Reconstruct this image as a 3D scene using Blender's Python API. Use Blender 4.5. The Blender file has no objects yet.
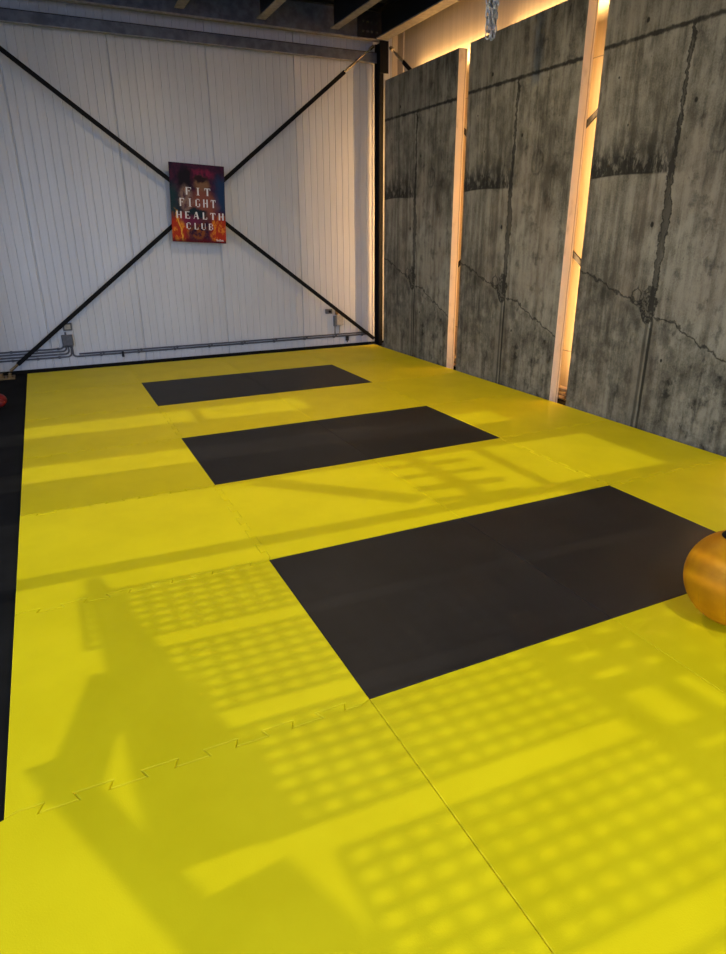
import bpy, bmesh, math, random
from mathutils import Vector, Matrix
random.seed(7)
C = bpy.context.scene.collection
PI = math.pi

# ------------------------------------------------------------------ node helpers
class N:
    """small wrapper for node arithmetic"""
    def __init__(s, nt, sock): s.nt, s.s = nt, sock
    def _m(s, op, a=None, b=None, clamp=False):
        n = s.nt.nodes.new('ShaderNodeMath'); n.operation = op; n.use_clamp = clamp
        for i, v in enumerate((s, a, b)):
            if v is None: continue
            if isinstance(v, N): s.nt.links.new(v.s, n.inputs[i])
            else: n.inputs[i].default_value = v
        return N(s.nt, n.outputs[0])
    def __add__(s, o): return s._m('ADD', o)
    def __sub__(s, o): return s._m('SUBTRACT', o)
    def __mul__(s, o): return s._m('MULTIPLY', o)
    def __truediv__(s, o): return s._m('DIVIDE', o)
    def __neg__(s): return s._m('MULTIPLY', -1.0)
    __radd__ = __add__; __rmul__ = __mul__
    def __rsub__(s, o): return (s * -1.0) + o
    def abs(s): return s._m('ABSOLUTE')
    def sin(s): return s._m('SINE')
    def max(s, o): return s._m('MAXIMUM', o)
    def min(s, o): return s._m('MINIMUM', o)
    def pow(s, o): return s._m('POWER', o)
    def sqrt(s): return s._m('SQRT')
    def ramp(s, a, b, lo=0.0, hi=1.0):
        n = s.nt.nodes.new('ShaderNodeMapRange'); n.interpolation_type = 'SMOOTHSTEP'
        s.nt.links.new(s.s, n.inputs[0])
        for i, v in enumerate((a, b, lo, hi)): n.inputs[i+1].default_value = v
        return N(s.nt, n.outputs[0])

def inv(x): return x * -1.0 + 1.0

def mat_base(name):
    m = bpy.data.materials.new(name); m.use_nodes = True
    nt = m.node_tree; b = nt.nodes['Principled BSDF']
    return m, nt, b

def coords(nt, kind='Object'):
    tc = nt.nodes.new('ShaderNodeTexCoord'); sp = nt.nodes.new('ShaderNodeSeparateXYZ')
    nt.links.new(tc.outputs[kind], sp.inputs[0])
    return tc.outputs[kind], N(nt, sp.outputs[0]), N(nt, sp.outputs[1]), N(nt, sp.outputs[2])

def noise(nt, vec, scale, stretch=(1, 1, 1), detail=4, rough=.55, loc=(0, 0, 0)):
    mp = nt.nodes.new('ShaderNodeMapping'); mp.inputs['Scale'].default_value = stretch
    mp.inputs['Location'].default_value = loc
    nt.links.new(vec, mp.inputs[0])
    n = nt.nodes.new('ShaderNodeTexNoise'); n.inputs['Scale'].default_value = scale
    n.inputs['Detail'].default_value = detail; n.inputs['Roughness'].default_value = rough
    nt.links.new(mp.outputs[0], n.inputs['Vector'])
    return N(nt, n.outputs['Fac'])

def mix(nt, fac, a, b):
    n = nt.nodes.new('ShaderNodeMix'); n.data_type = 'RGBA'
    if isinstance(fac, N): nt.links.new(fac.s, n.inputs[0])
    else: n.inputs[0].default_value = fac
    for v, k in ((a, 6), (b, 7)):
        if isinstance(v, tuple): n.inputs[k].default_value = (*v, 1)
        else: nt.links.new(v, n.inputs[k])
    return n.outputs[2]

def bump(nt, b, h, strength=.3, dist=.01):
    n = nt.nodes.new('ShaderNodeBump'); n.inputs['Strength'].default_value = strength
    n.inputs['Distance'].default_value = dist
    nt.links.new(h.s, n.inputs['Height']); nt.links.new(n.outputs[0], b.inputs['Normal'])

def simple(name, col, rough=.5, metal=0.0, var=.12, scale=30, emit=None, spec=.3):
    m, nt, b = mat_base(name)
    v, x, y, z = coords(nt)
    n = noise(nt, v, scale)
    c = mix(nt, n.ramp(.3, .7), tuple(k*(1-var) for k in col), tuple(min(1, k*(1+var)) for k in col))
    nt.links.new(c, b.inputs['Base Color'])
    b.inputs['Roughness'].default_value = rough; b.inputs['Metallic'].default_value = metal; b.inputs['Specular IOR Level'].default_value = spec
    if emit:
        b.inputs['Emission Color'].default_value = (*emit[0], 1); b.inputs['Emission Strength'].default_value = emit[1]
    return m

def foam_mat(name, a, b_, rough, spec=.5):
    m, nt, b = mat_base(name)
    v, x, y, z = coords(nt)
    n1 = noise(nt, v, 3.0, detail=3)
    c = mix(nt, n1.ramp(.3, .7), a, b_)
    nt.links.new(c, b.inputs['Base Color'])
    b.inputs['Roughness'].default_value = rough
    b.inputs['Specular IOR Level'].default_value = spec
    fine = noise(nt, v, 260, detail=2)
    bump(nt, b, fine, .25, .002)
    return m

# ------------------------------------------------------------------ materials
M_yel = foam_mat('yellow_foam', (.70, .585, .004), (.76, .64, .006), .5, .14)
M_blk = foam_mat('black_foam', (.0135, .0125, .0125), (.019, .0175, .017), .55, .22)
M_rub = foam_mat('black_rubber_floor', (.006, .006, .0065), (.011, .011, .0115), .85, .08)
M_steel_dark = simple('dark_painted_steel', (.012, .012, .016), .45, 0, .2)
M_steel_grey = simple('galvanised_steel', (.11, .125, .165), .4, .35, .25, 12)
M_flange = simple('pale_flange_steel', (.27, .265, .25), .5, .2, .2, 20)  # lower flanges paler: light caught along their edges is put in the colour
M_black_metal = simple('black_brace_steel', (.005, .005, .006), .6, 0, .2, spec=.12)
M_chrome = simple('bright_zinc', (.62, .60, .56), .25, .9, .1)
M_brass = simple('yellow_zinc_plate', (.24, .15, .06), .4, .6, .2)
M_conduit = simple('grey_plastic_conduit', (.10, .105, .125), .5, 0, .15)
M_box = simple('grey_plastic_box', (.12, .125, .14), .5, 0, .15)
M_beige = simple('pale_plastic', (.42, .39, .33), .5, 0, .1)
M_paint = simple('cream_room_paint', (.42, .42, .40), .8, 0, .08)
M_pipe = simple('cream_pipe', (.42, .34, .25), .6, 0, .1)
M_red = simple('red_vinyl', (.16, .008, .010), .5, 0, .2)
M_redd = simple('dark_red_seam', (.08, .004, .006), .6)
M_hole = simple('dark_hollow', (.004, .004, .004), .9)
M_deck = simple('dark_roof_deck', (.018, .019, .026), .7, 0, .3, 8)
M_led = simple('warm_led', (1, .8, .5), .5, 0, 0, emit=((1, .58, .22), 4))
M_lampglow = simple('lamp_diffuser', (1, 1, 1), .5, 0, 0, emit=((1, .95, .86), 6))
M_white = simple('poster_white', (.80, .78, .78), .7, 0, .02, spec=.1)
M_ground = simple('outdoor_paving', (.30, .29, .27), .9, 0, .15, 3)

def wall_mat():
    m, nt, b = mat_base('ribbed_white_sandwich_panel')
    v, x, y, z = coords(nt)
    n = noise(nt, v, 2.0, (1, 1, .35), 3)
    st = noise(nt, v, 60, (1, 1, .02), 2)
    c = mix(nt, (n * .6 + st * .4).ramp(.3, .7), (.515, .525, .555), (.60, .61, .64))
    nt.links.new(c, b.inputs['Base Color']); b.inputs['Roughness'].default_value = .36
    b.inputs['Specular IOR Level'].default_value = .5
    return m
M_wall = wall_mat()

def side_mat():
    m, nt, b = mat_base('side_sandwich_panel')
    v, x, y, z = coords(nt)
    st = noise(nt, v, 40, (1, 1, .02), 2)
    c = mix(nt, st.ramp(.3, .7), (.50, .44, .34), (.56, .49, .38))
    nt.links.new(c, b.inputs['Base Color']); b.inputs['Roughness'].default_value = .55
    return m
M_side = side_mat()

def edge_mat():
    m, nt, b = mat_base('plaster_panel_edge')
    v, x, y, z = coords(nt)
    w = noise(nt, v, 3, (0, 0, 1), 4)
    line = ((x - (w - .5) * .04) - .074).abs()
    k = inv(line.ramp(.002, .007))
    n = noise(nt, v, 14, (1, 1, .5), 5)
    k2 = n.ramp(.52, .75)
    c = mix(nt, k2 * .6, (.74, .63, .48), (.42, .32, .22))
    c = mix(nt, k * .6, c, (.22, .14, .09))
    nt.links.new(c, b.inputs['Base Color']); b.inputs['Roughness'].default_value = .8
    return m
M_edge = edge_mat()

def concrete():
    """cast concrete face; object space: x depth, -y along the face from its far edge, z up"""
    m, nt, b = mat_base('cast_concrete')
    v, x, y, z = coords(nt)
    u = -y
    big = noise(nt, v, 1.6, (1, 1, .8), 4)
    mid = noise(nt, v, 9, (1, 1, .6), 6, .65)
    streak = noise(nt, v, 16, (1, 1, .05), 3)
    board = noise(nt, v, 45, (1, 1, .02), 2)
    fine = noise(nt, v, 90, (1, 1, 1), 5, .7)
    base = big * .28 + mid * .27 + streak * .22 + board * .08 + fine * .15
    # lighter in the middle of the sheet, rougher and darker below the crack
    wob = noise(nt, v, 5.0, (1, 1, 1), 5, .6, (3, 1, 2)) - .5
    wob2 = noise(nt, v, 22.0, (1, 1, 1), 4, .6, (1, 5, 2)) - .5
    # --- horizontal groove
    hz = (z - 2.545 + wob2 * .03 + (u - .7) * .01).abs()
    g_h = inv(hz.ramp(.004, .020)) * (noise(nt, v, 8, (1, 1, 1), 3, .5, (9, 2, 1)).ramp(.15, .5) * .35 + .65)
    smear_h = inv((z - 2.51).abs().ramp(.01, .09)) * noise(nt, v, 10, (1, 1, .4), 4, .6, (4, 4, 4)).ramp(.45, .7) * .5
    # --- middle vertical groove
    below = inv(z.ramp(2.52, 2.55))
    u0 = z * .0 + .715
    width_up = z.ramp(.8, 1.25, .012, .020) - z.ramp(1.45, 1.9, .0, .014)
    vline = (u - u0 + wob * .10 + wob2 * .06).abs()
    g_v = inv(((vline - width_up).max(0)).ramp(0, .012)) * below * z.ramp(.84, .9) \
        * noise(nt, v, 14, (1, 1, .25), 4, .6, (2, 2, 7)).ramp(.25, .5, .55, 1)
    edge_v = inv((vline - width_up - .006).abs().ramp(.001, .007)) * below * z.ramp(.84, .9)
    lowv = (u - .715 + wob * .015)
    g_low = (inv((lowv - .022).abs().ramp(.006, .016)) + inv((lowv + .018).abs().ramp(.006, .018)) * .7) * inv(z.ramp(.78, .84)) * z.ramp(-.02, .25, .7, 1)
    smearv = inv(lowv.abs().ramp(.02, .10)) * inv(z.ramp(.7, .84)) * .28
    # --- node where the cracks meet
    du = (u - .69) * 1.0; dz = (z - .90) * .62
    rr = (du * du + dz * dz).sqrt() + wob2 * .13 + wob * .10
    node_ring = inv((rr - .062).abs().ramp(.004, .016)) + inv((rr - .03).abs().ramp(.003, .010)) * .8
    node_fill = inv(rr.ramp(.045, .075)) * mid.ramp(.35, .6, .15, .75)
    du2 = (u - .575); dz2 = (z - .955) * .8
    r2 = (du2 * du2 + dz2 * dz2).sqrt() + wob2 * .09 + wob * .05
    ring2 = inv((r2 - .038).abs().ramp(.003, .011)) * .9
    # --- wavy crack, left part falling to the node, right part below it
    cl = (z - (1.10 - u * .33) + wob * .20 + wob2 * .03).abs()
    crackl = inv(cl.ramp(.003, .012)) * inv(u.ramp(.60, .66))
    cr = (z - (.86 - (u - .72) * .55 + ((u - .72) * 3.0).sin() * .10 * (u - .3)) + wob * .22 + wob2 * .05).abs()
    crackr = inv(cr.ramp(.003, .014)) * u.ramp(.72, .76)
    lowside = (inv((z - (1.10 - u * .33) + wob * .20).ramp(-.05, .01)) * inv(u.ramp(.60, .70))
               + inv((z - (.86 - (u - .72) * .55 + ((u - .72) * 3.0).sin() * .10 * (u - .3)) + wob * .22).ramp(-.06, .01)) * u.ramp(.70, .80))
    # --- dark streaky blotch with a sharp lower rim on the far half
    rim = z - 1.74 - (u * 6).sin() * .01
    blot = rim.ramp(-.01, .01) * inv(rim.ramp(.03, .34)) * inv(u.ramp(.60, .90)) \
        * noise(nt, v, 20, (1, 1, .4), 5, .7, (7, 3, 3)).ramp(.36, .56)
    blot2 = rim.ramp(-.02, .02) * inv(rim.ramp(.0, .22)) * inv(u.ramp(.35, .80)) * .30
    rimline = inv(rim.abs().ramp(.003, .010)) * inv(u.ramp(.45, .68)) * .7
    # --- ring stain on the near half and patches
    du3 = u - 1.03; dz3 = z - 1.90
    r3 = (du3 * du3 * 1.6 + dz3 * dz3).sqrt() + wob * .05
    ring3 = inv((r3 - .085).abs().ramp(.004, .022)) * .4 * noise(nt, v, 12, (1, 1, 1), 3, .5, (5, 5, 1)).ramp(.4, .6)
    patch = u.ramp(.7, .85) * noise(nt, v, 7, (1, 1, .8), 6, .7, (11, 3, 6)).ramp(.52, .66) * .5
    low_pat = lowside * noise(nt, v, 11, (1, 1, .8), 6, .72, (1, 9, 6)).ramp(.42, .62) * .38
    # --- tie holes
    def hole(a, c, r):
        r = r * .72
        p = u - a; q_ = (z - c) * .75
        return inv(((p * p + q_ * q_).sqrt() + wob2 * .01).ramp(r * .7, r * 1.3))
    holes = hole(.36, 2.635, .016) + hole(.815, 2.12, .016) + hole(.62, 1.42, .018) + hole(.17, 2.35, .008) + hole(.30, 2.05, .009) + hole(.86, .55, .012)
    pores = fine.ramp(.60, .70) * .35 + noise(nt, v, 60, (1, 1, .5), 2, .5, (8, 8, 8)).ramp(.70, .76) * .5
    short = noise(nt, v, 9, (1, 1, .16), 4, .7, (3, 13, 3)).ramp(.56, .70) * .42
    top = z.ramp(2.54, 2.58) * .12
    dark = (g_h * .85 + smear_h + g_v * .72 + edge_v * .5 + g_low * .62 + smearv + node_ring * .65 + node_fill * .7 + ring2 * .8 + crackl * .75 + crackr * .75
            + blot * .85 + blot2 * 1.3 + rimline * .6 + ring3 + patch + low_pat + lowside * .10 + holes + pores + short + top).min(.93).max(0)
    col = mix(nt, base.ramp(.41, .59), (.085, .077, .056), (.33, .31, .24))
    col = mix(nt, noise(nt, v, 2.4, (1, 1, .6), 3, .5, (6, 6, 6)).ramp(.5, .7) * .30, col, (.22, .17, .12))
    col = mix(nt, dark, col, (.010, .010, .008))
    nt.links.new(col, b.inputs['Base Color'])
    b.inputs['Roughness'].default_value = .78
    b.inputs['Specular IOR Level'].default_value = .35
    bump(nt, b, (base * .25 - dark), .45, .012)
    return m
M_conc = concrete()

def poster_mat():
    """abstract print: dusky violet top, a hooded dark shape, tawny figure, teal flank, flames below"""
    m, nt, b = mat_base('poster_print')
    v, x, y, z = coords(nt)
    u = x + (noise(nt, v, 9, (1, 1, 1), 4) - .5) * .10
    w = z + (noise(nt, v, 11, (1, 1, 1), 4, .6, (3, 3, 3)) - .5) * .12
    n1 = noise(nt, v, 16, (1, 1, 1), 5, .7)
    n2 = noise(nt, v, 24, (1, 1, .5), 5, .7, (5, 1, 1))
    def blob(a, c, ra, rc, soft=.35):
        p = (u - a) / ra; q_ = (w - c) / rc
        return inv((p * p + q_ * q_).sqrt().ramp(1 - soft, 1 + soft))
    c = mix(nt, n1.ramp(.35, .65), (.016, .006, .026), (.060, .010, .036))
    c = mix(nt, u.ramp(.12, .24) * w.ramp(-.15, .0) * inv(w.ramp(.20, .34)), c, (.010, .035, .10))
    c = mix(nt, inv(u.ramp(-.27, -.14)) * w.ramp(-.22, -.1) * inv(w.ramp(.1, .25)) * .8, c, (.006, .045, .05))
    c = mix(nt, blob(.03, .29, .14, .05) * n2.ramp(.35, .6), c, (.20, .012, .05))
    c = mix(nt, blob(-.13, .23, .075, .12), c, (.008, .005, .012))
    c = mix(nt, blob(.04, .19, .075, .085), c, (.22, .11, .06))
    c = mix(nt, blob(.04, .25, .08, .035), c, (.02, .008, .012))
    c = mix(nt, blob(.05, -.01, .15, .14) * .9, c, (.26, .075, .05))
    c = mix(nt, blob(-.13, .04, .07, .12) * n2.ramp(.3, .55), c, (.26, .16, .13))
    c = mix(nt, blob(-.02, -.10, .12, .05), c, (.008, .02, .03))
    fl = inv(w.ramp(-.20, -.06)) * (u.abs().ramp(.09, .17))
    c = mix(nt, fl, c, (.42, .03, .01))
    c = mix(nt, fl * n2.ramp(.48, .60), c, (.75, .25, .02))
    c = mix(nt, blob(.0, -.27, .10, .09) * n1.ramp(.4, .6), c, (.22, .06, .015))
    c = mix(nt, blob(-.08, -.17, .10, .05) * .8, c, (.15, .015, .06))
    c = mix(nt, inv((u + .235 - (w + .10) * -.25).abs().ramp(.004, .014)) * inv(w.ramp(-.08, -.04)), c, (.80, .40, .05))
    c = mix(nt, inv(w.ramp(-.38, -.33)), c, (.09, .004, .01))
    nt.links.new(c, b.inputs['Base Color']); b.inputs['Roughness'].default_value = .6; b.inputs['Specular IOR Level'].default_value = .15
    return m
M_poster = poster_mat()

def ball_mat():
    m, nt, b = mat_base('yellow_ball_vinyl')
    v, x, y, z = coords(nt)
    n = noise(nt, v, 9, detail=5)
    c = mix(nt, n.ramp(.3, .7), (.50, .19, .002), (.64, .28, .003))
    sc = noise(nt, v, 30, (1, 3, .3), 4).ramp(.64, .74) * .3
    c = mix(nt, sc, c, (.30, .12, .004))
    nt.links.new(c, b.inputs['Base Color']); b.inputs['Roughness'].default_value = .5; b.inputs['Specular IOR Level'].default_value = .2
    bump(nt, b, noise(nt, v, 120, detail=2), .15, .002)
    return m
M_ball = ball_mat()

# ------------------------------------------------------------------ mesh helpers
def link(name, bm, mats, parent=None, loc=(0, 0, 0), smooth=False, rot=None):
    bmesh.ops.recalc_face_normals(bm, faces=bm.faces[:])
    me = bpy.data.meshes.new(name); bm.to_mesh(me); bm.free()
    for m in (mats if isinstance(mats, (list, tuple)) else [mats]): me.materials.append(m)
    if smooth:
        for p in me.polygons: p.use_smooth = True
    o = bpy.data.objects.new(name, me); C.objects.link(o); o.location = loc
    if rot: o.rotation_euler = rot
    if parent: o.parent = parent
    return o

def tag(o, label, cat, group=None):
    o['label'] = label; o['category'] = cat
    if group: o['group'] = group
    return o

def empty(name, label, cat, loc=(0, 0, 0), group=None, rot=None):
    o = bpy.data.objects.new(name, None); C.objects.link(o); o.location = loc
    if rot: o.rotation_euler = rot
    o.empty_display_size = .1
    return tag(o, label, cat, group)

def struct(name, bm, m, **k):
    o = link(name, bm, m, **k); o['kind'] = 'structure'; return o

def box(bm, x0, x1, y0, y1, z0, z1, mi=0):
    vs = [bm.verts.new(p) for p in ((x0, y0, z0), (x1, y0, z0), (x1, y1, z0), (x0, y1, z0), (x0, y0, z1), (x1, y0, z1), (x1, y1, z1), (x0, y1, z1))]
    fs = []
    for f in ((0, 3, 2, 1), (4, 5, 6, 7), (0, 1, 5, 4), (1, 2, 6, 5), (2, 3, 7, 6), (3, 0, 4, 7)):
        fc = bm.faces.new([vs[i] for i in f]); fc.material_index = mi; fs.append(fc)
    return fs

def bevel_all(bm, w, seg=2):
    bmesh.ops.bevel(bm, geom=bm.edges[:], offset=w, segments=seg, profile=.5, affect='EDGES')

def tube(bm, pts, r, seg=10, cap=True, up=Vector((0, 0, 1))):
    pts = [Vector(p) for p in pts]; rings = []
    for i, p in enumerate(pts):
        d = (pts[min(i+1, len(pts)-1)] - pts[max(i-1, 0)]).normalized()
        a = d.cross(up)
        if a.length < 1e-3: a = d.cross(Vector((1, 0, 0)))
        a.normalize(); c = d.cross(a).normalized()
        rings.append([bm.verts.new(p + r * (math.cos(t) * a + math.sin(t) * c)) for t in [2*PI*k/seg for k in range(seg)]])
    for A, B in zip(rings, rings[1:]):
        for k in range(seg):
            bm.faces.new((A[k], A[(k+1) % seg], B[(k+1) % seg], B[k]))
    if cap:
        bm.faces.new(rings[0]); bm.faces.new(rings[-1])

def bar(bm, a, b, w, t, nrm):
    """flat bar from a to b; w across, t along nrm"""
    a, b, nrm = Vector(a), Vector(b), Vector(nrm).normalized()
    d = (b-a).normalized(); s = d.cross(nrm).normalized() * w/2; n = nrm * t/2
    vs = [bm.verts.new(p) for p in (a-s-n, a+s-n, a+s+n, a-s+n, b-s-n, b+s-n, b+s+n, b-s+n)]
    for f in ((0, 1, 2, 3), (7, 6, 5, 4), (0, 4, 5, 1), (1, 5, 6, 2), (2, 6, 7, 3), (3, 7, 4, 0)):
        bm.faces.new([vs[i] for i in f])

def cyl(bm, c, axis, r, h, seg=20):
    axis = Vector(axis).normalized(); c = Vector(c)
    tube(bm, [c - axis*h/2, c + axis*h/2], r, seg)

def lathe(bm, prof, seg=24, loc=(0, 0, 0)):
    loc = Vector(loc); rings = []
    for r, z in prof:
        rings.append([bm.verts.new(loc + Vector((r*math.cos(2*PI*k/seg), r*math.sin(2*PI*k/seg), z))) for k in range(seg)])
    for A, B in zip(rings, rings[1:]):
        for k in range(seg): bm.faces.new((A[k], A[(k+1) % seg], B[(k+1) % seg], B[k]))
    bm.faces.new(rings[0]); bm.faces.new(rings[-1])

def arc(p, c, q_, n=6):
    """rounded corner through p, c, q_"""
    p, c, q_ = Vector(p), Vector(c), Vector(q_)
    return [(1-t)**2*p + 2*t*(1-t)*c + t*t*q_ for t in [i/n for i in range(n+1)]]

# ------------------------------------------------------------------ room shell
FZ = -.04                     # the floor under the mats
XL, XR, YB, YF, ZC = -2.3, 4.45, .25, -10.5, 3.95
T = .577                      # slope of the sunlight
bm = bmesh.new(); box(bm, XL-.1, XR+.1, YF-.1, YB+.1, FZ-.1, FZ)
struct('floor', bm, M_rub)

# back wall: sandwich panels with narrow ribs, seams every 0.955 m
bm = bmesh.new()
prof = []
seams = [.262 + .962*k for k in range(-3, 5)]
x = XL - .1; step = .0802
gro = []
k = -3
for s in seams[:-1] + [seams[-1]]:
    gro.append((s, .0110, .016))
    for j in range(1, 12): gro.append((s + j*step, .0065, .0055))
gro = [g for g in gro if XL < g[0] < XR - .02]
prof.append((XL-.1, 0))
for s, hw, d in gro:
    prof += [(s-hw, 0), (s-hw*.3, d), (s+hw*.3, d), (s+hw, 0)]
prof.append((XR+.1, 0))
a = [bm.verts.new((p[0], YB + p[1], FZ)) for p in prof]
b = [bm.verts.new((p[0], YB + p[1], ZC)) for p in prof]
for i in range(len(prof)-1): bm.faces.new((a[i], a[i+1], b[i+1], b[i]))
c0 = bm.verts.new((XL-.1, YB+.1, FZ)); c1 = bm.verts.new((XR+.1, YB+.1, FZ)); c2 = bm.verts.new((XR+.1, YB+.1, ZC)); c3 = bm.verts.new((XL-.1, YB+.1, ZC))
bm.faces.new((c0, c3, c2, c1)); bm.faces.new((a[0], b[0], c3, c0)); bm.faces.new((a[-1], c1, c2, b[-1]))
struct('wall_back', bm, M_wall)
bm = bmesh.new(); box(bm, XL, 4.40, YB-.02, YB-.001, FZ, FZ+.035)
struct('baseboard_back', bm, M_hole)

# right wall behind the concrete panels, horizontal micro seams
bm = bmesh.new()
box(bm, XR, XR+.1, YF-.1, YB, FZ, ZC)
struct('wall_right', bm, M_side)
bm = bmesh.new(); box(bm, XR-.004, XR-.0005, -5.2, YB-.01, .335, .343); box(bm, XR-.004, XR-.0005, -5.2, YB-.01, 2.60, 2.606)
struct('trim_1', bm, M_flange)
# corner angle between the two walls
bm = bmesh.new(); box(bm, 4.37, XR-.0005, YB-.012, YB-.001, FZ, ZC-.02); box(bm, XR-.012, XR-.0005, .10, YB-.012, FZ, ZC-.02)
struct('trim_2', bm, M_side)

# left wall with daylight openings: boxes around openings (Y ranges), sunlight falls through them
def wall_with_openings(name, axis, pos, thick, a0, a1, z0, z1, ops, m):
    """ops: list of (a_lo, a_hi, z_lo, z_hi), non overlapping in a"""
    bm = bmesh.new(); ops = sorted(ops); cur = a0
    def bx(u0, u1, w0, w1):
        if u1-u0 < 1e-4 or w1-w0 < 1e-4: return
        if axis == 'x': box(bm, pos, pos+thick, u0, u1, w0, w1)
        else: box(bm, u0, u1, pos, pos+thick, w0, w1)
    for lo, hi, zl, zh in ops:
        bx(cur, lo, z0, z1); bx(lo, hi, z0, zl); bx(lo, hi, zh, z1); cur = hi
    bx(cur, a1, z0, z1)
    return struct(name, bm, m)
OPS = [(-1.55, -.55, 1.10, 2.50), (-2.45, -1.90, .95, 2.60), (-3.40, -3.06, .95, 3.30), (-4.62, -3.84, .95, 3.45), (-8.9, -4.66, .70, 2.95)]  # first opening is added, to bring bluish sky light onto the back wall
wall_with_openings('wall_left', 'x', XL-.04, .04, YF-.1, YB-.0, FZ, ZC, OPS, M_paint)
wall_with_openings('wall_front', 'y', YF-.1, .1, XL-.04, XR, FZ, ZC, [(-1.6, 3.6, .02, 3.1)], M_paint)
bm = bmesh.new(); box(bm, XL-.04, XR+.1, YF-.1, YB+.1, ZC, ZC+.08)
struct('ceiling', bm, M_deck)
bm = bmesh.new(); box(bm, -60, 60, -60, 60, FZ-.2, FZ-.12)
struct('ground_outside', bm, M_ground)

bm = bmesh.new(); box(bm, XL-2.6, XL-.04, -2.0, .2, 2.60, 2.66)
struct('canopy_outside', bm, M_paint)  # added unseen slab, blocks the sun from window 5 but admits sky light
# window furniture in the left wall
def window(n, y0, y1, z0, z1, vert, horiz, w=.05):
    fr = bmesh.new(); X0, X1 = XL-.03, XL-.01
    for p in ((y0, y0+w, z0, z1), (y1-w, y1, z0, z1), (y0+w, y1-w, z0, z0+w), (y0+w, y1-w, z1-w, z1)):
        box(fr, X0, X1, p[0], p[1], p[2], p[3])
    o = struct('window_%d' % n, fr, M_steel_grey)
    bb = bmesh.new()
    for v in vert: box(bb, X0+.002, X1-.002, v-.02, v+.02, z0+w, z1-w)
    for h in horiz: box(bb, X0+.003, X1-.003, y0+w, y1-w, h-.02, h+.02)
    if vert or horiz:
        s = link('window_bar', bb, M_steel_grey, o)
    else: bb.free()
    return o
window(1, -2.45, -1.90, .95, 2.60, [], [2.05], .03)
window(5, -1.55, -.55, 1.10, 2.50, [], [], .03)  # added unseen window, tints the left of the back wall with sky light
window(2, -3.40, -3.06, .95, 3.30, [], [], .02)
w3 = window(3, -4.62, -3.84, .95, 3.45, [], [2.9], .03)
w4 = window(4, -8.9, -4.66, .70, 2.95, [-7.9], [], .03)
# unseen bars added in window 3 to cast the diagonal and square floor shadows
bm = bmesh.new()
bar(bm, (XL-.02, -3.88, 2.05), (XL-.02, -4.50, 2.46), .10, .006, (1, 0, 0))
for yy, ww in ((-3.98, .07), (-4.16, .06), (-4.36, .08), (-4.54, .06)): bar(bm, (XL-.018, yy, 2.48), (XL-.018, yy - .05, 2.80), ww, .006, (1, 0, 0))
for zz in (2.62,): bar(bm, (XL-.018, -3.86, zz), (XL-.018, -4.6, zz+.03), .07, .006, (1, 0, 0))
link('window_grating', bm, M_steel_dark, w3)
# perforated screens in window 4: modules 0.48 m apart, open mesh .058 x .045
bm = bmesh.new()
def zlow(y): return 1.55 + (-5.25 - y) * .19
for mod in range(-1, 4):
    yg = -5.22 - .483*mod                 # bright open gap starts here, runs .10
    ya, yb = yg - .485 + .10 - .0, yg     # screen spans from yb-... down
    y1 = yg - .10; y0 = yg - .483
    zl = zlow(y1); zh = 2.95 if mod < 1 else 2.30 if mod < 3 else 2.8
    nv = 8
    for i in range(nv): 
        yy = y1 - (y1-y0) * i/(nv-1); box(bm, XL-.022, XL-.018, yy-.0125, yy+.0125, zl, zh)
    zz = zl
    while zz < zh:
        box(bm, XL-.0175, XL-.0145, y0, y1, zz-.0085, zz+.0085); zz += .045
link('window_screen', bm, M_steel_dark, w4)
# unseen slanted sheet added under the screens to shade the floor, open below
bm = bmesh.new()
vs = [(-4.70, 1.52), (-4.70, zlow(-4.9)), (-6.19, zlow(-6.19)), (-6.19, 1.52)]
bar(bm, (XL-.017, -6.27, 1.60), (XL-.017, -7.7, 1.95), .16, .005, (1, 0, 0))
f0 = [bm.verts.new((XL-.020, y, z)) for y, z in vs]; f1 = [bm.verts.new((XL-.014, y, z)) for y, z in vs]
bm.faces.new(f0); bm.faces.new(f1[::-1])
for i in range(4): bm.faces.new((f0[i], f0[(i+1) % 4], f1[(i+1) % 4], f1[i]))
link('window_apron', bm, M_steel_dark, w4)
bm = bmesh.new()
bar(bm, (XL-.012, -5.38, 1.51), (XL-.012, -5.88, 1.42), .085, .006, (1, 0, 0))
bar(bm, (XL-.012, -5.72, 1.39), (XL-.012, -6.60, 1.62), .065, .006, (1, 0, 0))
link('window_brace', bm, M_steel_dark, w4)  # unseen diagonal strips added to cast the dark smears at lower left
# stout unseen bars added high in window 4 to cast the dark patch beside the ball
bm = bmesh.new()
for yy, ww in ((-5.76, .09), (-5.87, .07), (-5.97, .07), (-6.08, .08), (-6.32, .08), (-6.42, .07), (-6.53, .07)):
    bar(bm, (XL-.011, yy, 2.24 + max(0, -5.9-yy)*.12), (XL-.011, yy-.03, 2.74), ww, .004, (1, 0, 0))
for zz, ww in ((2.265, .055), (2.385, .05), (2.48, .07), (2.56, .06), (2.65, .07), (2.74, .07), (2.83, .06)):
    bar(bm, (XL-.006, -5.74, zz), (XL-.006, -6.60, zz + .06), ww, .004, (1, 0, 0))
link('window_grating', bm, M_steel_dark, w4)

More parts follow.
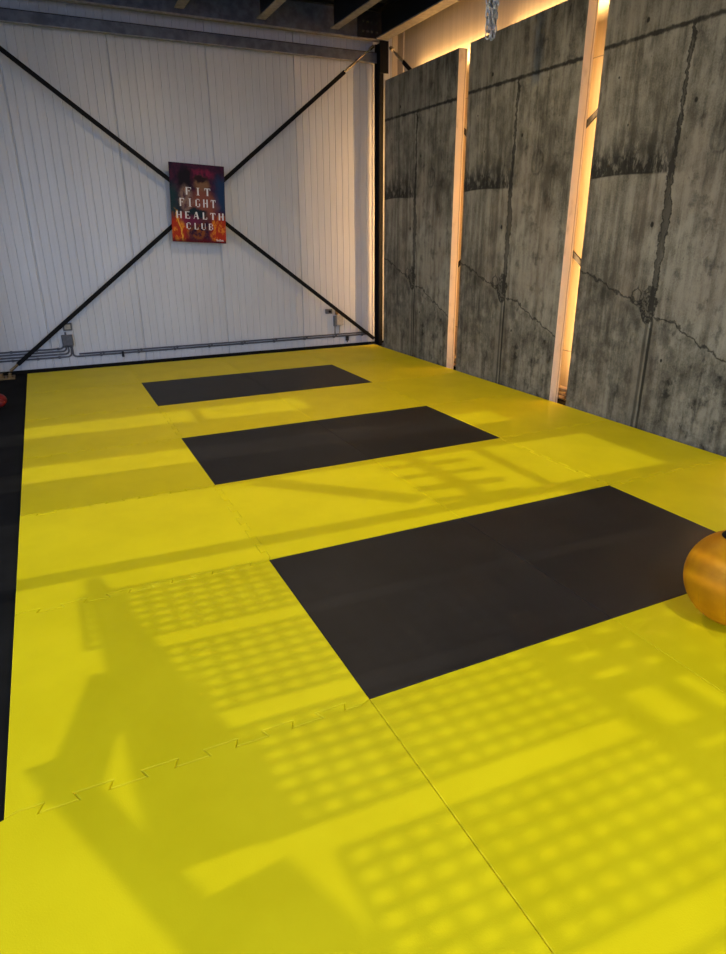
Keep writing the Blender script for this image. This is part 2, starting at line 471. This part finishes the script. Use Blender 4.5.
# ------------------------------------------------------------------ steel frame
# roof beam along the back wall: web, flanges, bolted end plate
rb = empty('roof_beam', 'dark steel I-beam running along the top of the ribbed back wall', 'beam', (2.0, .07, 3.335))
def local(bm, o): bmesh.ops.translate(bm, verts=bm.verts[:], vec=-o.location)
bm = bmesh.new(); box(bm, XL, 4.0, .065, .077, 3.347, 3.60); local(bm, rb); link('web', bm, M_steel_grey, rb)
bm = bmesh.new(); box(bm, XL, 4.17, .03, .10, 3.335, 3.347); local(bm, rb); link('lower_flange', bm, M_flange, rb)
bm = bmesh.new(); box(bm, XL, 4.17, .0, .14, 3.60, 3.612); local(bm, rb); link('upper_flange', bm, M_steel_dark, rb)
bm = bmesh.new(); box(bm, 3.84, 4.15, .050, .0645, 3.348, 3.60); local(bm, rb); pl = link('end_plate', bm, M_steel_dark, rb)
for i in range(4):
    for j in range(2):
        bm = bmesh.new(); cyl(bm, (0, 0, 0), (0, 1, 0), .011, .014, 6)
        bmesh.ops.translate(bm, verts=bm.verts[:], vec=Vector((3.90+.055*i,   .043, 3.41+.09*j)) - rb.location)
        link('bolt', bm, M_chrome, pl)
# C channel rail below it
rl = empty('wall_rail', 'blue-grey horizontal steel rail fixed to the back wall below the roof beam', 'rail', (2.0, .18, 3.15))
bm = bmesh.new(); box(bm, XL, 4.17, .12, .128, 3.145, 3.235); local(bm, rl); link('web', bm, M_steel_grey, rl)
bm = bmesh.new(); box(bm, XL, 4.17, .12, .160, 3.138, 3.145); local(bm, rl); link('lower_lip', bm, M_flange, rl)
bm = bmesh.new(); box(bm, XL, 4.17, .12, .249, 3.235, 3.243); local(bm, rl); link('upper_lip', bm, M_steel_dark, rl)

# joists towards the viewer
def joist(x, label):
    j = empty('roof_joist', label, 'joist', (x + .04, -4, 3.375), 'roof joists above the mats')
    bm = bmesh.new(); box(bm, -.004, .004, -4.0, 3.98, .012, .26); link('web', bm, M_steel_dark, j)
    bm = bmesh.new(); box(bm, -.045, .045, -4.0, 3.98, 0, .010); link('lower_flange', bm, M_flange, j)
    bm = bmesh.new(); box(bm, -.045, .045, -4.0, 3.98, .26, .27); link('upper_flange', bm, M_steel_dark, j)
for x, l in ((.25, 'leftmost roof joist, above the left edge of the yellow mats'), (1.05, 'roof joist just left of the middle of the back wall'),
             (1.86, 'steel roof joist meeting the back beam above the poster'), (2.68, 'steel roof joist between the poster and the corner, second from the concrete side'),
             (3.49, 'steel roof joist nearest the corner post')):
    if x > 1.5: joist(x, l)
eb = empty('edge_beam', 'dark steel edge beam running above the concrete panels with a pale lower flange', 'beam', (4.10, -5, 3.335))
bm = bmesh.new(); box(bm, -.006, .006, -5, 4.98, .012, .26); link('web', bm, M_steel_dark, eb)
bm = bmesh.new(); box(bm, -.07, .07, -5, 4.98, 0, .012); link('lower_flange', bm, M_flange, eb)
bm = bmesh.new(); box(bm, -.07, .07, -5, 4.98, .26, .272); link('upper_flange', bm, M_steel_dark, eb)
# deck ribs are part of the ceiling
bm = bmesh.new()
yy = -9.5
while yy < .2:
    box(bm, XL, XR, yy, yy+.10, 3.63, 3.69); yy += .25
box(bm, XL, XR, YF, .25, 3.69, 3.71)
struct('trim_3', bm, M_deck)

# corner post (I section) with gusset and foot
cp = empty('corner_post', 'black steel corner post between the ribbed wall and the first concrete panel', 'post', (4.112, .07, FZ))
bm = bmesh.new(); box(bm, -.025, .025, -.065, -.055, 0, 3.36); link('front_flange', bm, M_black_metal, cp)
bm = bmesh.new(); box(bm, -.025, .025, .055, .065, 0, 3.36); link('rear_flange', bm, M_black_metal, cp)
bm = bmesh.new(); box(bm, -.004, .004, -.055, .055, 0, 3.36); link('web', bm, M_black_metal, cp)
bm = bmesh.new(); box(bm, -.03, .075, -.085, -.066, 3.06, 3.37); link('gusset_plate', bm, M_black_metal, cp)
bm = bmesh.new(); box(bm, -.10, .10, -.10, .10, 0, .015); link('base_plate', bm, M_steel_grey, cp)
bm = bmesh.new(); box(bm, .0, .10, -.13, -.09, .02, .055); bevel_all(bm, .008); link('anchor_block', bm, M_steel_grey, cp)

# diagonal braces
def brace(name_label, a, b, w=.042, nrm=(0, 1, 0), rod_end=None, foot=None):
    a, b = Vector(a), Vector(b); d = (b-a).normalized(); L = (b-a).length
    o = empty('diagonal_brace', name_label, 'brace', tuple(a), 'diagonal steel braces')
    ra = .0
    end = L
    if rod_end: end = L - rod_end
    bm = bmesh.new(); bar(bm, d*.10, d*end, w, .018, nrm); bevel_all(bm, .003, 1); link('bar', bm, M_black_metal, o)
    if rod_end:
        bm = bmesh.new(); tube(bm, [d*(end-.02), d*L], .008, 8); link('tension_rod', bm, M_chrome, o)
        bm = bmesh.new(); tube(bm, [d*(end+.02), d*(end+.05), d*(end+.17), d*(end+.20)], .016, 6); link('turnbuckle', bm, M_chrome, o)
        bm = bmesh.new(); tube(bm, [d*(L-.07), d*(L-.01)], .020, 6); link('fork_end', bm, M_chrome, o)
    bm = bmesh.new(); tube(bm, [Vector((0, 0, 0)), d*.10], .014, 8); link('end_fitting', bm, M_brass if foot else M_black_metal, o)
    return o
brace('black brace falling from upper left, behind the poster, to the foot of the corner post', (-.20, .075, 3.28), (4.05, .075, .06))
brace('black brace rising from the lower left floor behind the poster to corner post top', (-.155, .115, .02), (4.07, .115, 3.305), rod_end=.46, foot=True)
brace('black brace behind the concrete panels, falling from the corner post top', (4.20, -4.95, .04), (4.20, -.03, 3.27), nrm=(1, 0, 0), rod_end=.36)
brace('black brace behind the concrete panels, rising from the corner post foot', (4.225, -.05, .06), (4.225, -4.95, 3.24), nrm=(1, 0, 0))
# foot anchor at lower left
ft = empty('brace_anchor', 'brassy floor anchor where the lower left brace meets the black floor', 'anchor', (-.19, .10, FZ))
bm = bmesh.new(); box(bm, -.09, .07, -.13, .05, 0, .012); link('plate', bm, M_brass, ft)
bm = bmesh.new(); lathe(bm, [(.03, .0), (.03, .02), (.018, .022), (.018, .045)], 6, (.03, -.08, .012)); link('nut', bm, M_brass, ft)
bm = bmesh.new(); lathe(bm, [(.03, .0), (.03, .02), (.018, .022), (.018, .045)], 6, (-.05, -.08, .012)); link('nut', bm, M_brass, ft)
# left post just outside the frame
lp = empty('bay_post', 'black steel post at the far left end of the back wall brace bay', 'post', (-.33, .07, FZ))
bm = bmesh.new(); box(bm, -.05, .05, -.065, -.055, 0, 3.36); box(bm, -.05, .05, .055, .065, 0, 3.36); box(bm, -.004, .004, -.055, .055, 0, 3.36)
link('shaft', bm, M_black_metal, lp)

# ------------------------------------------------------------------ poster
ps = empty('poster', 'dark colourful poster with white letters hung where the two braces cross', 'poster', (1.932, .052, 1.64), rot=(0, math.radians(2.9), 0))
PW, PH = .578, .775
bm = bmesh.new(); box(bm, -PW/2, PW/2, -.008, .012, -PH/2, PH/2); bevel_all(bm, .002, 1)
link('print_board', bm, M_poster, ps)
# stencil capitals: heavy uprights, hair-thin arms; strokes are (x0, z0, x1, z1, width) in a unit cell
K, H = .26, .09
GL = {'F': [(.2, 0, .2, 1, K), (.34, .95, .9, .95, H), (.40, .52, .72, .52, H), (.88, .95, .88, .74, H)],
      'I': [(.5, 0, .5, 1, K), (.25, .97, .75, .97, .05), (.25, .03, .75, .03, .05)],
      'T': [(.5, 0, .5, .9, K), (.05, .95, .95, .95, H), (.07, .95, .07, .72, H), (.93, .95, .93, .72, H)],
      'G': [(.2, .12, .2, .88, K), (.3, .96, .8, .96, H), (.3, .04, .8, .04, H), (.84, .1, .84, .45, .2), (.82, .92, .82, .72, H)],
      'H': [(.18, 0, .18, 1, K), (.82, 0, .82, 1, K), (.34, .5, .66, .5, H)],
      'E': [(.2, 0, .2, 1, K), (.36, .96, .85, .96, H), (.36, .5, .7, .5, H), (.36, .04, .88, .04, H), (.86, .04, .86, .28, H)],
      'A': [(.08, 0, .46, 1, H), (.56, 1, .84, 0, K), (.28, .34, .60, .34, H)],
      'L': [(.3, 0, .3, 1, K), (.46, .04, .9, .04, H), (.9, .04, .9, .3, H)],
      'C': [(.2, .12, .2, .88, K), (.3, .96, .8, .96, H), (.3, .04, .8, .04, H), (.84, .92, .84, .68, .12), (.84, .08, .84, .26, H)],
      'U': [(.2, .12, .2, 1, K), (.3, .04, .75, .04, H), (.84, .1, .84, 1, H)],
      'B': [(.2, 0, .2, 1, K), (.34, .96, .7, .96, H), (.34, .5, .7, .5, H), (.34, .04, .7, .04, H), (.80, .60, .80, .88, .18), (.82, .12, .82, .42, .2)]}
def text(body, x0, x1, z0, z1, slope=0.0):
    n = len(body); pitch = (x1-x0)/n; lw = pitch*.66; h = z1-z0
    for i, chh in enumerate(body):
        bm = bmesh.new(); ox = x0 + i*pitch + (pitch-lw)/2
        for a0, b0, a1, b1, wd in GL[chh]:
            p, q_ = Vector((ox+a0*lw, -.0092, z0+b0*h)), Vector((ox+a1*lw, -.0092, z0+b1*h))
            vert = abs(b1-b0) > abs(a1-a0)
            bar(bm, p, q_, wd*(lw if vert else h), .0012, (0, 1, 0))
        link('letter', bm, M_white, ps)
text('FIT', -.150, .150, .085, .160)
text('FIGHT', -.215, .200, -.030, .050)
text('HEALTH', -.255, .285, -.150, -.080)
text('CLUB', -.155, .165, -.255, -.190)
bm = bmesh.new()
for i, (dx, hh) in enumerate(((0, .018), (.012, .010), (.024, .012), (.036, .018), (.048, .010), (.058, .012), (.068, .010))):
    bar(bm, (.185+dx, -.0092, -.362), (.185+dx, -.0092, -.362+hh), .006, .0012, (0, 1, 0))
bar(bm, (.183, -.0092, -.364), (.262, -.0092, -.364), .003, .0012, (0, 1, 0))
link('signature', bm, M_white, ps)

# ------------------------------------------------------------------ concrete panels
PT = .092
def panel(y_far, w, label, h=2.90):
    o = empty('concrete_panel', label, 'concrete panel', (4.03, y_far, FZ+.0), 'concrete wall panels')
    bm = bmesh.new()
    fs = box(bm, 0, PT, -w, 0, 0, h+.04)
    for f in bm.faces:
        c = f.calc_center_median()
        f.material_index = 0 if c.x < .001 else 1
    link('slab', bm, [M_conc, M_edge], o)
    # LED strips fixed on the back
    bm = bmesh.new()
    box(bm, PT, PT+.008, -w+.03, -.03, h-.06, h-.045)
    box(bm, PT, PT+.008, -w+.02, -w+.035, .05, h-.08)
    box(bm, PT, PT+.008, -.035, -.02, .05, h-.08)
    link('led_strip', bm, M_led, o)
    return o
PANELS = [(-.235, 1.455, 'weathered concrete panel beside the black corner post, farthest of the three'),
          (-1.868, 1.44, 'weathered concrete panel standing between the two glowing gaps'),
          (-3.505, 1.50, 'weathered concrete panel on the right, nearest and largest in view')]
for p in PANELS: panel(*p)

# conduits at the wall foot behind the panels
for k in range(3):
    bm = bmesh.new(); z0 = -.018 + .042*k
    seg = 12; R0 = .019
    pts = [(4.235 - .0*k, YB-.16, z0), (4.235, -3.275 - .012*k, z0)]
    tube(bm, pts, R0, 12, cap=False); tube(bm, pts, R0-.004, 12, cap=False)
    o = link('floor_pipe', bm, M_pipe, smooth=True)
    tag(o, ['lowest', 'middle', 'topmost'][k] + ' of three pale pipes behind the concrete panels, ends seen in the right gap', 'pipe', 'pipes behind the panels')

# ------------------------------------------------------------------ puzzle mats
PITCH = 1/12.; DEP = .028
BLACK = {(c, r) for r in (1, 3, 5) for c in (1, 2)}
def toothed(kind, a, b):
    """seam between tiles a and b interlocks only when both are yellow"""
    if a in BLACK or b in BLACK: return False
    (c0, r0), (c1, r1) = a, b
    if not (0 <= c1 <= 3 and 0 <= r1 <= 7): return False
    if kind == 'v' and ({c0, c1} == {1, 2} or (r0 == 6 and c0 == 0)): return False
    if kind == 'h' and r0 in (0,) and c0 in (1, 2): return False
    return True
def seamline(n0, n1, tooth):
    """offsets (t, d) along a unit side"""
    if not tooth: return [(0, 0), (1, 0)]
    pts = [(0, 0)]; s = -1
    for i in range(12):
        t0, t1 = i/12., (i+1)/12.
        s = -s
        if i == 0: t0 = .03
        if i == 11: t1 = .97
        e = .006
        pts += [(t0 - (e if i else 0) * 1, s*DEP/2), (t1 + (e if i < 11 else 0) * 1, s*DEP/2)]
    pts.append((1, 0))
    return pts
ROWN = ['row along back wall', 'level with farthest black pair', 'row behind middle black pair', 'level with middle black pair', 'row behind nearest black pair', 'level with nearest black pair', 'front row nearest viewer', '']
COLN = ['at left edge', 'second from left', 'third from left', 'beside concrete panels']
BLKN = {1: 'farthest', 3: 'middle', 5: 'nearest'}
def tile(c, r):
    W = 1.0 if c < 3 else 1.02
    x0, x1, y1, y0 = float(c), float(c)+W, -float(r), -float(r)-1
    out = []
    # bottom (towards viewer), right, top, left ; seam polylines are defined in global direction
    hb = seamline(0, 0, toothed('h', (c, r), (c, r+1))); ht = seamline(0, 0, toothed('h', (c, r-1), (c, r))) if r > 0 else [(0, 0), (1, 0)]
    vr = seamline(0, 0, toothed('v', (c, r), (c+1, r))) if c < 3 else [(0, 0), (1, 0)]
    vl = seamline(0, 0, toothed('v', (c-1, r), (c, r))) if c > 0 else [(0, 0), (1, 0)]
    out += [(x0 + t*W, y0 + d) for t, d in hb[:-1]]
    out += [(x1 + d, y0 + t) for t, d in vr[:-1]]
    out += [(x0 + t*W, y1 + d) for t, d in ht[::-1][:-1]]
    out += [(x0 + d, y0 + t) for t, d in vl[::-1][:-1]]
    sh = -.012 if (r >= 6 and c == 0) else 0
    cx, cy = (x0+x1)/2, (y0+y1)/2
    out = [Vector((x + (sh if x < x0+.001 and c == 0 else 0) - cx, y - cy)) for x, y in out]
    def inner(d):
        res = []; n = len(out)
        for k in range(n):
            p, a, b = out[k], out[k-1], out[(k+1) % n]
            e1, e2 = (p-a).normalized(), (b-p).normalized()
            n1, n2 = Vector((-e1.y, e1.x)), Vector((-e2.y, e2.x))
            m = n1 + n2
            m = m / max(m.length_squared, .5) * 2
            res.append(p + m*d)
        return res
    bm = bmesh.new()
    L0 = [bm.verts.new((p.x, p.y, FZ+.001)) for p in inner(.0005)]
    L1 = [bm.verts.new((p.x, p.y, -.0030)) for p in inner(.0005)]
    L2 = [bm.verts.new((p.x, p.y, 0)) for p in inner(.0030)]
    bm.faces.new(L2); bm.faces.new(L0)
    n = len(L0)
    for A, B in ((L0, L1), (L1, L2)):
        for k in range(n): bm.faces.new((A[k], A[(k+1) % n], B[(k+1) % n], B[k]))
    blk = (c, r) in BLACK
    o = link('foam_mat', bm, M_blk if blk else M_yel, loc=(cx, cy, 0))
    if blk: tag(o, 'black foam floor mat, %s half of the %s black rectangle' % ('left' if c == 1 else 'right', BLKN[r]), 'floor mat', 'black foam mats')
    else: tag(o, 'yellow foam mat %s, %s' % (COLN[c], ROWN[r]), 'floor mat', 'yellow foam mats')
for r in range(7):
    for c in range(4): 
        tile(c, r)

# ------------------------------------------------------------------ big yellow ball
R = .175
ball = empty('exercise_ball', 'yellow medicine ball resting on the mats at the right edge', 'ball', (2.372, -6.198, R+.001))
bm = bmesh.new(); bmesh.ops.create_uvsphere(bm, u_segments=64, v_segments=40, radius=R); 
sh = link('shell', bm, M_ball, ball, smooth=True)
for k, rot in enumerate(((0, .35, .2), (PI/2, .2, .5), (.5, PI/2, 1.1))):
    bm = bmesh.new()
    pts = [Vector((math.cos(t)*R, math.sin(t)*R, 0)) for t in [2*PI*i/64 for i in range(65)]]
    tube(bm, pts, .0006, 6, cap=False)
    bmesh.ops.rotate(bm, verts=bm.verts[:], matrix=Matrix.Rotation(rot[0], 3, 'X') @ Matrix.Rotation(rot[1], 3, 'Y') @ Matrix.Rotation(rot[2], 3, 'Z'))
    link('seam', bm, M_ball, ball, smooth=True)
# black printed patch on the upper side
pd = Vector((-.185, .19, .955)).normalized()
bm = bmesh.new()
a = pd.cross(Vector((0, 0, 1))).normalized(); c = pd.cross(a).normalized()
n = 28; rings = []
for rr in (0, .010, .024, .036):
    ring = []
    for k in range(n):
        t = 2*PI*k/n; p = pd*R + (a*math.cos(t)*1.3 + c*math.sin(t)*.9)*rr
        ring.append(bm.verts.new(p.normalized()*(R+.0012)))
    rings.append(ring)
for A, B in zip(rings[1:], rings[2:]):
    for k in range(n): bm.faces.new((A[k], A[(k+1) % n], B[(k+1) % n], B[k]))
bm.faces.new(rings[1])
for v in rings[0]: bm.verts.remove(v)
link('black_patch', bm, M_black_metal, ball)

# ------------------------------------------------------------------ red ball on the black floor, cut by the frame
rbll = empty('boxing_glove', 'small red padded glove on the black floor at the far left edge', 'glove', (-.235, -1.27, FZ))
bm = bmesh.new(); bmesh.ops.create_uvsphere(bm, u_segments=28, v_segments=18, radius=.075)
for v in bm.verts:
    v.co.z = v.co.z*.85 + .064; v.co.x *= 1.25
    if v.co.z < .01: v.co.z = .0 + max(v.co.z, 0)
link('padding', bm, M_red, rbll, smooth=True)
bm = bmesh.new(); bmesh.ops.create_uvsphere(bm, u_segments=20, v_segments=12, radius=.034)
for v in bm.verts: v.co = Vector((v.co.x*1.5 + .03, v.co.y - .066, v.co.z + .05))
link('thumb', bm, M_red, rbll, smooth=True)
bm = bmesh.new(); lathe(bm, [(.048, 0), (.055, .01), (.055, .10), (.05, .11)], 20)
bmesh.ops.rotate(bm, verts=bm.verts[:], matrix=Matrix.Rotation(-PI/2, 3, 'Y')); bmesh.ops.translate(bm, verts=bm.verts[:], vec=(-.07, 0, .062))
link('cuff', bm, M_redd, rbll, smooth=True)

# ------------------------------------------------------------------ conduits and boxes on the back wall
YW = YB - .014
def conduit(pts, label, r=.009):
    bm = bmesh.new(); tube(bm, pts, r, 8); o = link('conduit', bm, M_conduit, smooth=True)
    return tag(o, label, 'conduit', 'grey conduits along the back wall')
def clip(x, z, h, y=YW):
    bm = bmesh.new(); box(bm, x-.012, x+.012, YB-.032, YB-.001, z-h, z+h); bevel_all(bm, .003, 1)
    return bm
bx, bz = .435, .285
names = ['topmost', 'second', 'third', 'lowest']
for k in range(4):
    z = .193 - .030*k; xe = bx - .045 + .022*k; y = YW - .0*k
    top = bz - .05
    pts = [(XL+.02, y, z), (xe-.06, y, z)] + arc((xe-.05, y, z), (xe, y, z), (xe, y, z+.045 + .0*k))[1:] + [(xe, y, top)]
    o = conduit(pts, '%s of the four grey conduits left of the left junction box' % names[k])
    for xc in (-.12, .12, .33) if k in (0, 3) else (): 
        bm = clip(xc, z, .013); link('clip', bm, M_conduit, o)
xe = bx + .035
pts = [(xe, YW, bz-.05), (xe, YW, .15)] + arc((xe, YW, .14), (xe, YW, .098), (xe+.045, YW, .098))[1:] + [(4.05, YW, .100)]
o = conduit(pts, 'lower long grey conduit running right from the left junction box to the corner post')
for i in range(9):
    link('clip', clip(.75 + .40*i, .099, .014), M_conduit, o)
o = conduit([(xe+.06, YW-.0, .124), (4.05, YW-.0, .126)], 'upper long grey conduit running right toward the corner post')
for i in range(9):
    link('clip', clip(.78 + .40*i, .123, .012), M_conduit, o)
link('hanging_clip', clip(.98, .085, .03), M_steel_dark, o)

jb = empty('junction_box', 'dark grey cable junction box on the back wall left of the poster', 'junction box', (bx, YB, bz))
bm = bmesh.new(); box(bm, -.055, .055, -.055, -.002, -.062, .052); bevel_all(bm, .006); link('body', bm, M_box, jb)
bm = bmesh.new(); box(bm, -.047, .047, -.061, -.056, -.053, .043); bevel_all(bm, .002, 1); link('cover', bm, M_conduit, jb)
for dx in (-.045, -.023, 0, .022, .035):
    bm = bmesh.new(); cyl(bm, (dx, -.02, -.070), (0, 0, 1), .013, .022, 10); link('gland', bm, M_conduit, jb)
bm = bmesh.new(); cyl(bm, (-.01, -.02, .065), (0, 0, 1), .010, .03, 10); link('gland', bm, M_conduit, jb)
so = empty('wall_socket', 'pale grey wall socket above the left junction box, behind the brace', 'socket', (bx+.02, YB, bz+.135))
bm = bmesh.new(); box(bm, -.045, .045, -.035, -.002, -.04, .04); bevel_all(bm, .006); link('body', bm, M_box, so)
bm = bmesh.new(); box(bm, -.03, .03, -.040, -.036, -.025, .025); bevel_all(bm, .002, 1); link('flap', bm, M_beige, so)

r1 = empty('junction_box', 'small pale switch box on the back wall near the corner post', 'junction box', (3.625, YB, .315))
bm = bmesh.new(); box(bm, -.040, .050, -.06, -.002, -.075, .06); bevel_all(bm, .006); link('body', bm, M_beige, r1)
bm = bmesh.new(); box(bm, -.070, -.041, -.055, -.002, -.085, .045); bevel_all(bm, .004); link('side_housing', bm, M_box, r1)
bm = bmesh.new(); cyl(bm, (-.03, -.03, .085), (0, 0, 1), .022, .05, 12); link('gland', bm, M_brass, r1)
bm = bmesh.new(); tube(bm, [(.01, -.02, -.075), (.01, -.02, -.185)], .008, 8); link('cable', bm, M_beige, r1)
bm = bmesh.new(); tube(bm, [(-.055, -.02, -.085), (-.055, -.02, -.185)], .008, 8); link('cable', bm, M_box, r1)
s2 = empty('wall_sensor', 'little dark fitting on the back wall beside the right switch box, under the brace', 'fitting', (3.49, YB, .42))
bm = bmesh.new(); box(bm, -.045, .04, -.05, -.002, -.03, .028); bevel_all(bm, .008); link('body', bm, M_box, s2)
bm = bmesh.new(); cyl(bm, (0, -.055, 0), (0, 1, 0), .016, .014, 14); link('lens', bm, M_hole, s2)
dt = empty('cable_tee', 'small dark drop fitting hanging under the conduits by the corner', 'fitting', (3.74, YB, .07))
bm = bmesh.new(); box(bm, -.018, .018, -.035, -.002, -.035, .02); bevel_all(bm, .004); link('body', bm, M_steel_dark, dt)
bm = bmesh.new(); cyl(bm, (0, -.02, -.04), (0, 0, 1), .007, .03, 8); link('plug', bm, M_hole, dt)

# ------------------------------------------------------------------ hanging chain
M_chain = simple('blue_zinc_chain', (.36, .43, .54), .35, .6, .3)
ch = empty('hanging_chain', 'bundle of blue-grey steel chain hanging from the roof near the concrete panels', 'chain', (3.49, -2.93, 3.35))
def torus_link(bm, c, rot, L=.034, wd=.020, r=.0035):
    pts = []
    for i in range(17):
        t = 2*PI*i/16
        pts.append(Vector((math.cos(t)*wd/2, 0, math.sin(t)*wd/2 + (1 if math.sin(t) > 0 else -1)*(L-wd)/2)))
    Mx = Matrix.Rotation(rot, 3, 'Z')
    tube(bm, [Mx @ p + Vector(c) for p in pts], r, 6, cap=False, up=Vector(Mx @ Vector((0, 1, 0))))
random.seed(3)
for s_, (dx, dy, zb) in enumerate(((-.034, 0, -.66), (-.010, .012, -.69), (.014, -.006, -.72), (.036, .008, -.67), (.0, -.02, -.62), (.022, .018, -.70))):
    bm = bmesh.new(); z = -.0; i = 0
    while z > zb:
        w = .004*math.sin(i*.9+s_)
        torus_link(bm, (dx*1.1 + w, dy*1.5, z), (PI/2 if i % 2 else 0) + s_*.7, .052, .030, .0052); z -= .040; i += 1
    link('strand', bm, M_chain, ch, smooth=True)
bm = bmesh.new(); torus_link(bm, (0, 0, -.02), .2, .08, .06, .006); link('shackle', bm, M_chrome, ch, smooth=True)

# ------------------------------------------------------------------ lights
def area(name, loc, rot, sx, sy, power, col, portal=False, spread=None):
    l = bpy.data.lights.new(name, 'AREA'); l.shape = 'RECTANGLE'; l.size = sx; l.size_y = sy; l.energy = power; l.color = col
    if spread: l.spread = spread
    o = bpy.data.objects.new(name, l); C.objects.link(o); o.location = loc; o.rotation_euler = rot
    if portal: l.cycles.is_portal = True
    return o
WARM = (1, .58, .22)
LP = 1.5
for y_far, w, _ in PANELS:
    yc = y_far - w/2
    area('led_top', (4.375, yc, 2.965), (0, -PI/2 - .5, 0), .03, w-.1, 5.5*LP, WARM)       # faces +X and up
    area('led_side', (4.03+PT+.02, y_far-.03, 1.36), (0, -PI/2, 0), 2.4, .03, 17*LP, WARM, spread=2.0)
    area('led_side', (4.03+PT+.02, y_far-w+.03, 1.36), (0, -PI/2, 0), 2.4, .03, 17*LP, WARM, spread=2.0)

area('led_corner', (4.43, -.39, 1.40), (PI/2, 0, PI/4), .03, 2.6, 13, WARM)
sun = bpy.data.lights.new('sun', 'SUN'); sun.energy = 1.5; sun.angle = math.radians(.36); sun.color = (1, .95, .82)
so_ = bpy.data.objects.new('sun', sun); C.objects.link(so_)
so_.rotation_euler = Vector((1, -.05, -T)).to_track_quat('-Z', 'Y').to_euler()

# ceiling lamp behind the viewer, plus an added warm one above the mats
def lamp(x, y, label, pw, col=(1, .93, .80)):
    o = empty('ceiling_lamp', label, 'lamp', (x, y, 3.30), 'round ceiling lamps')
    bm = bmesh.new(); lathe(bm, [(.03, .32), (.04, .30), (.05, .16), (.17, .05), (.18, .0), (.165, .0), (.15, .04)], 28); link('housing', bm, M_steel_dark, o, smooth=True)
    bm = bmesh.new(); cyl(bm, (0, 0, .018), (0, 0, 1), .15, .008, 28); link('diffuser', bm, M_lampglow, o)
    l = bpy.data.lights.new('lamp_light', 'AREA'); l.shape = 'DISK'; l.size = .28; l.energy = pw; l.color = col
    lo = bpy.data.objects.new('lamp_light', l); C.objects.link(lo); lo.location = (x, y, 3.295)
lamp(1.9, -3.3, 'round warm ceiling lamp above the middle black mats', 48, (1, .72, .36))  # added to warm and brighten the far mats
lamp(1.4, -8.4, 'round ceiling lamp behind the viewer', 62)

w = bpy.data.worlds.new('sky'); bpy.context.scene.world = w; w.use_nodes = True
nt = w.node_tree; bg = nt.nodes['Background']; bg.inputs[1].default_value = 4.6
tc = nt.nodes.new('ShaderNodeTexCoord'); sp = nt.nodes.new('ShaderNodeSeparateXYZ'); nt.links.new(tc.outputs['Generated'], sp.inputs[0])
zr = N(nt, sp.outputs[2]).ramp(-.1, .6)
nt.links.new(mix(nt, zr, (.62, .74, 1.0), (.36, .54, 1.0)), bg.inputs[0])
# daylight portals in the openings
for lo, hi, zl, zh in OPS:
    area('portal', (XL-.06, (lo+hi)/2, (zl+zh)/2), (0, -PI/2, 0), zh-zl, hi-lo, 1, (1, 1, 1), True)
area('portal', (1.0, YF-.11, 1.56), (PI/2, 0, 0), 5.2, 3.1, 1, (1, 1, 1), True)

# ------------------------------------------------------------------ camera
cam = bpy.data.cameras.new('camera'); co = bpy.data.objects.new('camera', cam); C.objects.link(co)
cam.sensor_fit = 'VERTICAL'; cam.sensor_height = 36.0; cam.lens = 640.087/954*36.0
rt = Vector((.9016081, -.43251085, -.00609947)); up = Vector((.15921655, .3187243, .93437943)); fw = Vector((.40218519, .84341519, -.35622729))
mw = Matrix(((rt.x, up.x, -fw.x, .297493), (rt.y, up.y, -fw.y, -7.436070), (rt.z, up.z, -fw.z, 1.340036), (0, 0, 0, 1)))
co.matrix_world = mw; cam.clip_start = .05
sc = bpy.context.scene; sc.camera = co
sc.view_settings.view_transform = 'Standard'; sc.view_settings.look = 'None'
sc.view_settings.gamma = 1; sc.view_settings.exposure = 0.0; sc.view_settings.use_curve_mapping = False
